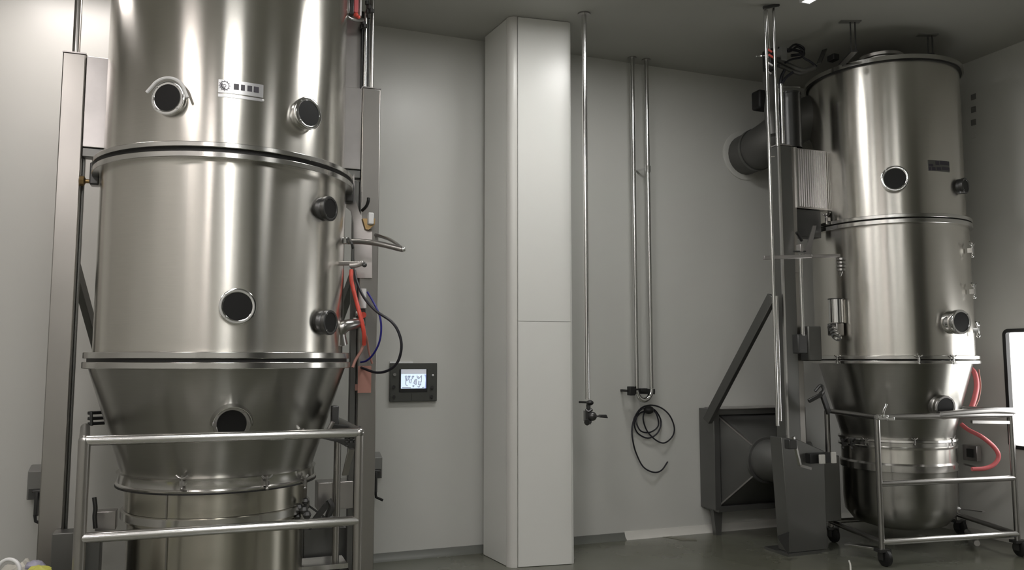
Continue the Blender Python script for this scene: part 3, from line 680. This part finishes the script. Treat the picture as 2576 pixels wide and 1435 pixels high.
obj('round_pipe', MB().tube([W(cx_, cn_+.02, cz_), W(cx_+.01, cn_-.05, cz_), W(cx_+.06, cn_-.16, cz_), W(cx_+.14, cn_-.24, cz_), W(cx_+.22, cn_-.29, cz_)], rr_-.004, 28), 'duct', D)
obj('pipe_collar', MB().lathe([(rr_-.01, 0), (rr_+.015, 0), (rr_+.015, .03), (rr_-.01, .03)], W(cx_, cn_+.01, cz_), W(0, -1), 32), 'duct', D)
for a_ in (da0+.04, da1-.04):
    obj('foot', MB().prism([W(a_-.045, 6.0, .225), W(a_+.05, 6.0, .225), W(a_+.03, 6.0, .0), W(a_-.02, 6.0, .0)], W(0, .05)), 'duct', D)

# ================================================================== RIGHT MACHINE
BX = (3.187, 6.789); b0, m0 = R(BX)
K = thing('fluid_bed_dryer', (BX[0], BX[1], 0), 'smaller brushed steel vessel whose lid shows under the ceiling, behind one dark column', 'machine', 'tall stainless processing machines')
ru, rm, rf = .592, .606, .634
obj('upper_vessel', MB().lathe([(ru, 2.622), (ru, 3.865)], (*BX, 0), seg=112), 'steel', K)
obj('lid_seam', MB().ring((*BX, 3.857), (0,0,1), ru-.02, ru+.018, .009, 96), 'black', K)
obj('lid', MB().lathe([(ru-.02, 3.862), (ru+.032, 3.866), (ru+.032, 3.90), (ru-.01, 3.912), (.2, 3.945), (0, 3.95)], (*BX, 0), seg=96), 'flange', K)
mh, _n = lv(BX, .30, .15); mh = Vector((BX[0]-.10, BX[1]-.22, 3.94))
obj('manhole', MB().lathe([(.14, 0), (.15, .05), (.175, .052), (.18, .075), (.165, .088), (0, .10)], mh, seg=40), 'tube_dark', K)
obj('flange_ring', MB().ring((*BX, 2.600), (0,0,1), ru-.03, rf, .028, 112), 'flange', K, .003)
obj('gasket', MB().lathe([(rf-.02, 2.590), (rf-.02, 2.600)], (*BX, 0), seg=80), 'black', K)
obj('flange_ring', MB().ring((*BX, 2.556), (0,0,1), ru-.03, rf, .034, 112), 'flange', K, .003)
obj('middle_vessel', MB().lathe([(rm, 1.528), (rm, 2.56)], (*BX, 0), seg=112), 'steel', K)
obj('flange_ring', MB().ring((*BX, 1.503), (0,0,1), rm-.05, rf, .028, 112), 'flange', K, .003)
obj('gasket', MB().lathe([(rf-.03, 1.494), (rf-.03, 1.5038)], (*BX, 0), seg=80), 'black', K)
CA_, CN2 = 4.375, 5.31
c = obj('column', MB().rbox(CA_-.065, CA_+.065, CN2-.065, CN2+.065, .02, 3.24), 'column_dark', K, .006)
obj('cap', MB().rbox(CA_-.067, CA_+.067, CN2-.067, CN2+.067, 3.24, 3.25), 'plate', c)
obj('edge_strip', MB().rbox(CA_-.073, CA_-.055, CN2-.073, CN2-.055, .5, 3.245), 'tube', c)
obj('base_plate', MB().rbox(CA_-.16, CA_+.16, CN2-.14, CN2+.14, 0, .02), 'column_dark', c)
bp_ = obj('bracket_plate', MB().rbox(CA_+.066, CA_+.11, CN2-.05, CN2+.10, 2.2, 3.245), 'column', K, .003)
rb = MB(); rb.rbox(CA_+.11, CA_+.43, CN2-.05, CN2+.05, 2.735, 3.235)
rbo = obj('ribbed_box', rb, 'plate', K)
for i in range(14): obj('rib', MB().rbox(CA_+.125+i*.022, CA_+.133+i*.022, CN2-.057, CN2-.049, 2.75, 3.225), 'tube', rbo)
obj('ribbed_box_edge', MB().rbox(CA_+.105, CA_+.117, CN2-.062, CN2-.05, 2.735, 3.24), 'tube', K)
obj('lug', MB().rbox(CA_+.11, CA_+.36, CN2-.04, CN2+.06, 2.50, 2.73), 'dark_metal', K, .004)
qc = W(CA_+.13, CN2+.02)
lc = obj('lift_cylinder', MB().lathe([(.09, 3.245), (.09, 3.70), (.094, 3.70), (.094, 3.715), (.0, 3.72)], (qc.x, qc.y, 0), seg=40), 'cyl_dark', K)
for px in (1958, 1970): 
    q = at(px, 362, 6.3); obj('tie_rod', MB().cyl(q, Vector((q.x, q.y, 3.70)), .014, seg=12), 'tube', lc)
obj('sensor_rod', MB().bar(at(1962, 218, 6.3), at(2012, 220, 6.45), .008, .008), 'tube', lc)
# tall thin guide tubes
q = at(1943, 640, 5.82); zt3 = CEIL; zb3 = at(1955, 1072, 5.82).z
obj('guide_tube', MB().cyl((q.x, q.y, zb3), (q.x, q.y, zt3), .012, seg=14), 'tube', K)
q = at(1951, 200, 5.84); obj('guide_tube', MB().cyl((q.x, q.y, at(1957, 368, 5.84).z), (q.x, q.y, CEIL), .012, seg=14), 'tube', K)
q = at(1958, 900, 5.9); obj('guide_tube', MB().cyl((q.x, q.y, at(1958, 1060, 5.9).z), (q.x, q.y, at(1952, 745, 5.9).z), .011, seg=14), 'tube', K)
gb = MB(); gb.bar(at(1920, 20, 5.80), at(1960, 12, 5.80), .02, .02); 
obj('tube_spacer', MB().bar(at(1937, 395, 5.82), at(1948, 394, 5.95), .008, .008), 'tube', K)
obj('tube_bracket', gb, 'dark_metal', K)
obj('strut', MB().bar(at(1903, 142, 5.8), at(1925, 140, 5.85), .008, .008), 'tube', K)
for px in (1933,):
    obj('wire', MB().tube([at(1931, 24, 5.86), at(1933, 80, 5.9), at(1937, 125, 5.95)], .003, 6), 'tube', K)
# valve cluster and cables at the top left of the right machine
vc = obj('valve_cluster', MB().box(at(1936, 152, 6.3), .07, .1, .17, PHI), 'black', K, .01)
for i, (px, py) in enumerate(((1936, 125), (1941, 140), (1938, 160), (1934, 180))):
    obj('tube_fitting', MB().bar(at(px-8, py-3, 6.2), at(px+6, py+6, 6.2), .012, .012), 'red' if i < 2 else 'tube_dark', vc)
bb = blob((0, 0, 0), 1, 1, 1, .2, 4, 20); c_ = at(1938, 245, 6.55)
obj('cable_bundle', MB().tube([at(1940, 175, 6.4), at(1934, 205, 6.45), at(1942, 235, 6.5), at(1938, 280, 6.6), at(1944, 340, 6.6)], .05, 12), 'duct_dark', K)
for pts, r_ in (([(1955, 150, 6.4), (1985, 165, 6.5), (2020, 178, 6.5), (2050, 170, 6.5)], .022), ([(1958, 165, 6.4), (1990, 178, 6.5), (2015, 185, 6.5), (2045, 172, 6.5)], .016),
                ([(1958, 120, 6.4), (1985, 130, 6.45), (2005, 118, 6.5), (2022, 130, 6.5), (2018, 143, 6.5), (1990, 150, 6.45), (1975, 158, 6.4)], .009), ([(1980, 128, 6.4), (2000, 112, 6.5), (2022, 122, 6.5), (2020, 143, 6.5), (2038, 155, 6.5), (2055, 168, 6.5)], .009),
                ([(1975, 175, 6.4), (1967, 190, 6.4), (1964, 205, 6.4), (1962, 222, 6.4)], .013), ([(1995, 182, 6.4), (1978, 195, 6.4), (1966, 212, 6.4)], .012), ([(1965, 130, 6.4), (1982, 125, 6.45), (2008, 128, 6.5), (2016, 136, 6.5), (1990, 140, 6.5)], .012)):
    obj('top_cable', MB().tube([at(*q) for q in pts], r_, 10), 'duct_dark' if r_ > .015 else 'blackgloss', K)
obj('junction', MB().box(at(1965, 138, 6.42), .06, .08, .12, PHI), 'grey', K, .006)
# solenoid and bracket on lid edge
obj('lid_bracket', MB().box(at(2096, 146, 6.48), .06, .08, .05, PHI), 'black', K, .006)
obj('lid_fin', MB().bar(at(2060, 160, 6.6), at(2080, 112, 6.7), .04, .01), 'duct', K)
# hanger rods from the ceiling
for px, py0, py1, Y in ((2146, 130, 50, 6.10), (2340, 136, 86, 6.36)):
    q = at(px, (py0+py1)/2, Y)
    for d_ in (-.018, .018): obj('hanger_rod', MB().cyl((q.x+d_, q.y, at(px, py0, Y).z), (q.x+d_, q.y, CEIL), .006, seg=8), 'dark_metal', K)
    obj('hanger_foot', MB().bar(Vector((q.x, q.y-.01, at(px, py0, Y).z)), Vector((q.x+.03, q.y+.30, 3.90)), .05, .014), 'dark_metal', K)
    obj('hanger_plate', MB().box((q.x-.02, q.y, CEIL-.004), .16, .05, .008), 'grey', K)
obj('brace', MB().bar(at(1944, 745, 6.45), at(1779, 1060, 7.0), .05, .075), 'column_dark', K, .003)
# sight ports
sight(K, BX, ru, 2250, 452, .080, .04)
sight(K, BX, rm, 2392, 812, .074, .10)
sight(K, BX, ru, 2413, 470, .05, .05, m='dark_metal')
t0, _ = az_of(2335, 430, BX, ru); t1, _ = az_of(2388, 430, BX, ru); zb = az_of(2360, 431, BX, ru)[1]; zt = az_of(2360, 404, BX, ru)[1]
np2 = obj('nameplate', MB().patch(BX, ru, t0, t1, zb, zt, .003), 'column_dark', K)
for x0, x1, y0, y1 in ((2336, 2347, 419, 413), (2353, 2362, 416, 406), (2364, 2387, 416, 406), (2336, 2342, 429, 421), (2344, 2353, 429, 421), (2356, 2367, 429, 421), (2369, 2388, 429, 421)):
    s0 = az_of(x0, y0, BX, ru)[0]; s1 = az_of(x1, y0, BX, ru)[0]
    obj('printed_square', MB().patch(BX, ru+.003, s0, s1, az_of((x0+x1)/2, y0, BX, ru)[1], az_of((x0+x1)/2, y1, BX, ru)[1], .001, 3), 'plate_ink', np2)
# swing bolts on right flank
for px, py in ((2438, 632), (2443, 735), (2452, 832)):
    p, n_ = on_cyl(px-8, py, BX, rm); latch(K, p+n_*.02, n_, 1.2, 'tube')
p, n_ = on_cyl(2085, 553, BX, rf); latch(K, p, n_, 1.0, 'tube_dark'); 
for px in (2110, 2310, 2395):
    p, n_ = on_cyl(px, 905, BX, rf); latch(K, p-up_n*.005, n_, .7, 'tube')
# vertical guide pipe at the right flank
q = at(2429, 240, 7.1); obj('side_pipe', MB().cyl((q.x, q.y, 2.6), (q.x, q.y, at(2427, 236, 7.1).z), .012, seg=12), 'column_dark', K)
# locking arm and its clamp, limit switch
h = MB(); h.bar(at(1921, 649, 5.95), at(2040, 645, 6.1), .022, .028); h.bar(at(2040, 645, 6.1), at(2112, 644, 6.18), .022, .026)
la = obj('locking_arm', h, 'plate', K, .003)
cl = MB(); 
for i in range(4): cl.cyl(at(2116, 650+i*9, 6.19), at(2116, 655+i*9, 6.19), .034-.004*(i % 2), seg=14)
cl.cyl(at(2114, 684, 6.19), at(2114, 696, 6.19), .02, .006, seg=14)
obj('clamp', cl, 'tube_dark', la)
p, n_ = on_cyl(2114, 786, BX, rm)
sp_ = obj('sampling_port', MB().cyl(p+n_*.05-up_n*.085, p+n_*.05+up_n*.10, .055, seg=28), 'chrome', K)
mb = MB(); mb.cyl(p-n_*.03-up_n*.04, p+n_*.06-up_n*.04, .03, seg=16); mb.box(p+n_*.06-up_n*.14, .1, .08, .10, math.atan2(n_.y, n_.x)+PI/2); obj('port_body', mb, 'tube_dark', sp_, .008)
mb = MB()
for i in range(4): mb.ring(p+n_*(.09+i*.012)-up_n*(.13+i*.022)+Vector((.03*i*.6, 0, 0)), (n_-up_n*.9), .028, .042, .012, 20)
obj('spring', mb, 'chrome', sp_)
obj('cap_ring', MB().ring(p+n_*.05+up_n*.10, up_n, .0, .06, .008, 24), 'dark_metal', sp_)
g = MB(); g.prism([at(2045, 568, 6.35), at(2054, 568, 6.35), at(2038, 640, 6.35), at(2024, 640, 6.35)], (.01, .05, 0)); obj('gusset', g, 'plate', K)
v = obj('limit_valve', MB().box(at(2012, 625, 6.2), .03, .05, .06, PHI), 'plate', K, .005)
obj('lever', MB().tube([at(2017, 606, 6.2), at(2011, 595, 6.18), at(2004, 585, 6.16)], .012, 8), 'black', v)
obj('bracket', MB().bar(at(1997, 633, 6.18), at(2026, 633, 6.2), .02, .01), 'dark_metal', v)
q = at(2013, 640, 6.28); obj('air_rod', MB().cyl((q.x, q.y, at(2021, 845, 6.28).z), (q.x, q.y, at(2013, 640, 6.28).z), .014, seg=12), 'tube', K)
obj('back_post', MB().rbox(CA_+.11, CA_+.17, CN2+.0, CN2+.06, .3, 2.3), 'column', K, .003)
obj('air_unit', MB().box(at(2012, 866, 6.3), .09, .07, .15, PHI), 'dark_metal', K, .008)
obj('hinge_block', MB().box(at(2040, 865, 6.5), .13, .1, .28, PHI), 'column_dark', K, .01)
# lower cabinet and pedestal around the column foot
ped = obj('pedestal', MB().prism([W(CA_-.12, CN2-.12, .02), W(CA_+.24, CN2-.12, .02), W(CA_+.24, CN2-.12, .78), W(CA_-.02, CN2-.12, .88), W(CA_-.17, CN2-.12, .90)], W(0, .14)), 'column_dark', K, .006)
obj('toggle', MB().bar(at(1995, 1100, 6.1), at(2012, 1170, 6.15), .02, .02), 'tube', ped)
obj('toggle', MB().bar(at(2012, 1172, 6.15), at(2040, 1180, 6.2), .015, .02), 'tube_dark', ped)
obj('fin', MB().prism([at(1955, 1352, 6.2), at(1985, 1340, 6.2), at(1984, 1398, 6.2)], (.01, .03, 0)), 'dark_metal', ped)
obj('handle_box', MB().box(at(1989, 1118, 6.05), .07, .06, .07, PHI), 'dark_metal', ped, .006)
obj('junction_box', MB().box(at(2058, 1152, 6.45), .22, .08, .075, PHI), 'black', K, .004)
obj('junction_cover', MB().box(at(2068, 1156, 6.38), .05, .02, .07, PHI), 'skirt_light', K, .003)
obj('junction_cover', MB().box(at(2097, 1152, 6.38), .04, .02, .085, PHI), 'skirt_light', K, .003)
obj('lower_casing', MB().rbox(CA_+.26, CA_+.5, CN2-.0, CN2+.2, .2, .72), 'column_dark', K, .006)
obj('bottom_linkage', MB().tube([at(2050, 985, 6.3), at(2065, 970, 6.3), at(2072, 985, 6.3), at(2060, 1000, 6.3)], .012, 8), 'dark_metal', K)
obj('pivot_arm', MB().bar(at(2034, 1010, 6.3), at(2068, 992, 6.3), .03, .03), 'dark_metal', K, .004)
obj('pivot_arm', MB().bar(at(2066, 985, 6.35), at(2085, 1040, 6.4), .02, .05), 'dark_metal', K, .004)

# exhaust duct from the vessel to the wall
E = thing('exhaust_duct', W(4.64, 6.1, 3.2), 'dark round exhaust duct elbow entering the wall high up left of the right machine', 'duct')
obj('wall_collar', MB().lathe([(.19, 0), (.232, 0), (.232, .008), (.22, .014), (.19, .014)], W(4.66, NB-.001, 3.40), W(0, -1), 40), 'wall', E)
obj('elbow', MB().tube([W(4.66, NB-.004, 3.40), W(4.66, 5.98, 3.41), W(4.70, 5.82, 3.46), W(4.80, 5.68, 3.56), W(5.0, 5.56, 3.66), W(5.2, 5.5, 3.7)], .185, 28), 'duct_dark', E)
obj('seam_band', MB().lathe([(.18, 0), (.195, 0), (.195, .03), (.18, .03)], W(4.66, 5.99, 3.41), W(0, -1), 32), 'column_dark', E)
tag(obj('speaker_box', MB().box(on_n(1916, 254, 5.75), .14, .12, .17, PHI), 'black', None, .02), 'black box above the exhaust duct high on the left of the right machine', 'box')

# ---- right product trolley
TR = thing('product_trolley', (BX[0], BX[1], 0), 'steel trolley with conical bowl and open tubular frame on castors under the right vessel', 'trolley', 'product bowl trolleys')
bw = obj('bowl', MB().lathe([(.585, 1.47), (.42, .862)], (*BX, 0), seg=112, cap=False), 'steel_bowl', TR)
obj('rim', MB().ring((*BX, 1.468), (0,0,1), .57, rf+.004, .024, 112), 'flange', bw, .003)
obj('clamp_ring', MB().lathe([(.40, .80), (.45, .80), (.452, .815), (.438, .82), (.438, .848), (.452, .855), (.45, .872), (.40, .876)], (*BX, 0), seg=80), 'flange', TR)
obj('bowl_base', MB().lathe([(.43, .69), (.43, .80)], (*BX, 0), seg=80), 'steel', TR)
obj('base_ring', MB().lathe([(.41, .62), (.445, .625), (.445, .675), (.43, .69)], (*BX, 0), seg=80), 'flange', TR)
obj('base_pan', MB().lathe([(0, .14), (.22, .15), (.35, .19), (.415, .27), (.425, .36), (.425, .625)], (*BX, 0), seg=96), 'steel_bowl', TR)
for px in (2180, 2300, 2392):
    p, n_ = on_cyl(px, 1113, BX, .44); latch(TR, p, n_, .6, 'tube_dark')
for px in (2120, 2140): 
    p, n_ = on_cyl(px+12, 1118, BX, .45); latch(TR, p+n_*.02, n_, .9, 'dark_metal')
sight(TR, BX, .50, 2362, 1022, .072, .07, tilt=.12, crown=False, m='tube_dark')
F0, R0, L0, B0 = Vector((2.70, 6.05, 0)), Vector((3.87, 6.34, 0)), Vector((2.634, 6.83, 0)), Vector((3.84, 7.12, 0))
zt4, zm4, zb4 = 1.075, at(2222, 1218, 6.05).z, .17
for v_ in (F0, R0, L0, B0):
    o = obj('post', MB().cyl(P(v_, .10), P(v_, zt4), .021, seg=20), 'tube_dark', TR)
    cs = MB(); cs.lathe([(.05, -.02), (.062, -.012), (.062, .012), (.05, .02)], P(v_, .062)+Vector((.02, 0, 0)), (1, .35, 0), 24)
    co = obj('castor', cs, 'black', o)
    cs = MB(); cs.box(P(v_, .115), .09, .07, .02, .2); cs.box(P(v_, .085)+Vector((-.012, 0, 0)), .008, .05, .08, .34); cs.box(P(v_, .085)+Vector((.052, .01, 0)), .008, .05, .08, .34)
    obj('castor_fork', cs, 'dark_metal', o)
for p_, q_, z_, nm, rad in ((F0, R0, zt4, 'top_rail', .022), (L0, F0, zt4, 'top_rail', .020), (R0, B0, zt4, 'top_rail', .02), (F0, R0, zm4, 'middle_rail', .021),
                            (F0, R0, zb4, 'bottom_rail', .023), (L0, F0, zb4, 'bottom_rail', .021), (R0, B0, zb4, 'bottom_rail', .02), (L0, B0, zb4, 'bottom_rail', .02)):
    obj(nm, MB().cyl(P(p_, z_), P(q_, z_), rad, seg=20), 'tube' if (nm == 'bottom_rail' and p_ is F0) else 'tube_dark', TR)
# wide push handle at the right end
ph = MB(); e = P(R0, zt4+.022); ph.tube([P(F0*.55+R0*.45, zt4+.01), P(F0*.2+R0*.8, zt4+.03), e+Vector((.02, 0, .005)), e+Vector((.06, .06, .0)), e+Vector((.03, .14, .0)), P(R0*.6+B0*.4, zt4+.03)+Vector((-.5, .0, 0))], .026, 14)
obj('push_handle', ph, 'tube_dark', TR)
obj('handle_bar', MB().bar(P(R0, zt4-.05)+Vector((-.35, -.08, 0)), P(R0, zt4-.06), .02, .022), 'tube_dark', TR)
obj('tray_bar', MB().bar(at(2130, 1370, 6.4), at(2222, 1383, 6.15), .07, .02), 'tube', TR, .004)
obj('tow_bar', MB().tube([at(2432, 1338, 6.9), at(2446, 1350, 6.8), at(2458, 1368, 6.5)], .022, 12), 'tube_dark', TR)
lt = MB(); q = P(F0, zt4); lt.box(q+Vector((.03, -.01, 0)), .09, .05, .035, .25); lt.tube([q+Vector((.03, -.03, 0)), q+Vector((.035, -.04, .05)), q+Vector((.06, -.04, .10))], .010, 8); lt.box(q+Vector((.09, -.02, -.01)), .06, .03, .025, .25)
obj('rail_latch', lt, 'chrome', TR, .004)
obj('deck_plate', MB().box(at(2448, 1030, 6.72), .13, .10, .02, PHI), 'plate', TR, .003)
obj('release_lever', MB().tube([at(2415, 1035, 6.6), at(2440, 1033, 6.55), at(2452, 1040, 6.5), at(2456, 1050, 6.5)], .012, 8), 'chrome', TR)
obj('foot_pedal', MB().bar(at(2405, 1280, 6.9), at(2475, 1288, 6.55), .025, .008), 'plate', TR)
obj('pedal_pad', MB().ball(at(2410, 1280, 6.8), .022, 12, sz=.6), 'white', TR)

# hoses by the right machine
cable('pink_hose', [(2440, 925, 6.75), (2452, 940, 6.7), (2457, 970, 6.66), (2452, 1000, 6.62), (2442, 1030, 6.6)], .020, 'pink', 'pink hose arching down beside the right bowl above the trolley rail', 'hose', 'hoses')
cable('pink_hose', [(2418, 1068, 6.6), (2436, 1082, 6.55), (2470, 1100, 6.5), (2500, 1125, 6.5), (2512, 1148, 6.5), (2502, 1168, 6.5), (2478, 1179, 6.5), (2445, 1181, 6.5)], .017, 'pink', 'pink hose in a bow to the right below the trolley rail', 'hose', 'hoses')
cable('thin_tube', [(2462, 930, 6.7), (2467, 970, 6.68), (2462, 1005, 6.66), (2450, 1030, 6.62)], .005, 'redplastic', 'thin pink tube just right of the upper pink hose', 'hose', 'hoses')
cable('dark_red_hose', [(1975, 1235, 6.6), (1964, 1255, 6.6), (1964, 1280, 6.6), (1972, 1300, 6.6), (1982, 1310, 6.6)], .012, mat('dark_red_hose', (.13, .03, .035), .4), 'dark red hose hanging at the left side of the right machine pedestal', 'hose', 'hoses')
# wall isolator on right wall
q = on_a(2445, 1140, AR-.06)
t = thing('socket_box', (q.x, q.y, q.z-.1), 'small steel wall box with a lever behind the right trolley', 'box')
obj('body', MB().box(q, .05, .14, .13, PHI), 'plate', t, .004)
obj('opening', MB().box(q+W(-.03, -.01), .01, .07, .07, PHI), 'dark_metal', t)
obj('lever', MB().bar(q+W(-.04, .05, -.10), q+W(-.05, -.16, -.12), .012, .012), 'tube', t)
# square plates on the right wall beside the upper vessel
for i, py in enumerate((244, 276, 308, 343)):
    q = on_a(2449, py, AR-.004)
    tag(obj('wall_plate', MB().box(q, .006, .045, .05 if i < 3 else .03, PHI), 'grey' if i < 3 else 'wall'), ['topmost', 'second from the top', 'third from the top', 'lowest and palest'][i]+' of four small square plates in a column on the right wall', 'plate', 'square plates on the right wall')
# stain on the floor
sp0 = on_floor(1712, 1357, .0012); sm = MB()
sm.prism([sp0+Vector((x_, y_, 0)) for x_, y_ in ((-.16, .10), (-.05, .11), (.05, .03), (.13, -.02), (.12, -.07), (.0, -.06), (-.06, .02))], (0, 0, .0008))
tag(obj('floor_stain', sm, mat('oily_stain', (.06, .055, .02), .15)), 'brown oily stain on the floor in front of the inlet duct', 'stain')
# free wire stub on floor front right
cable('floor_wire', [(2136, 1412, 5.85), (2139, 1422, 5.8), (2140, 1438, 5.75)], .006, 'skirt_light', 'short pale wire end at the bottom edge left of the right trolley', 'wire')
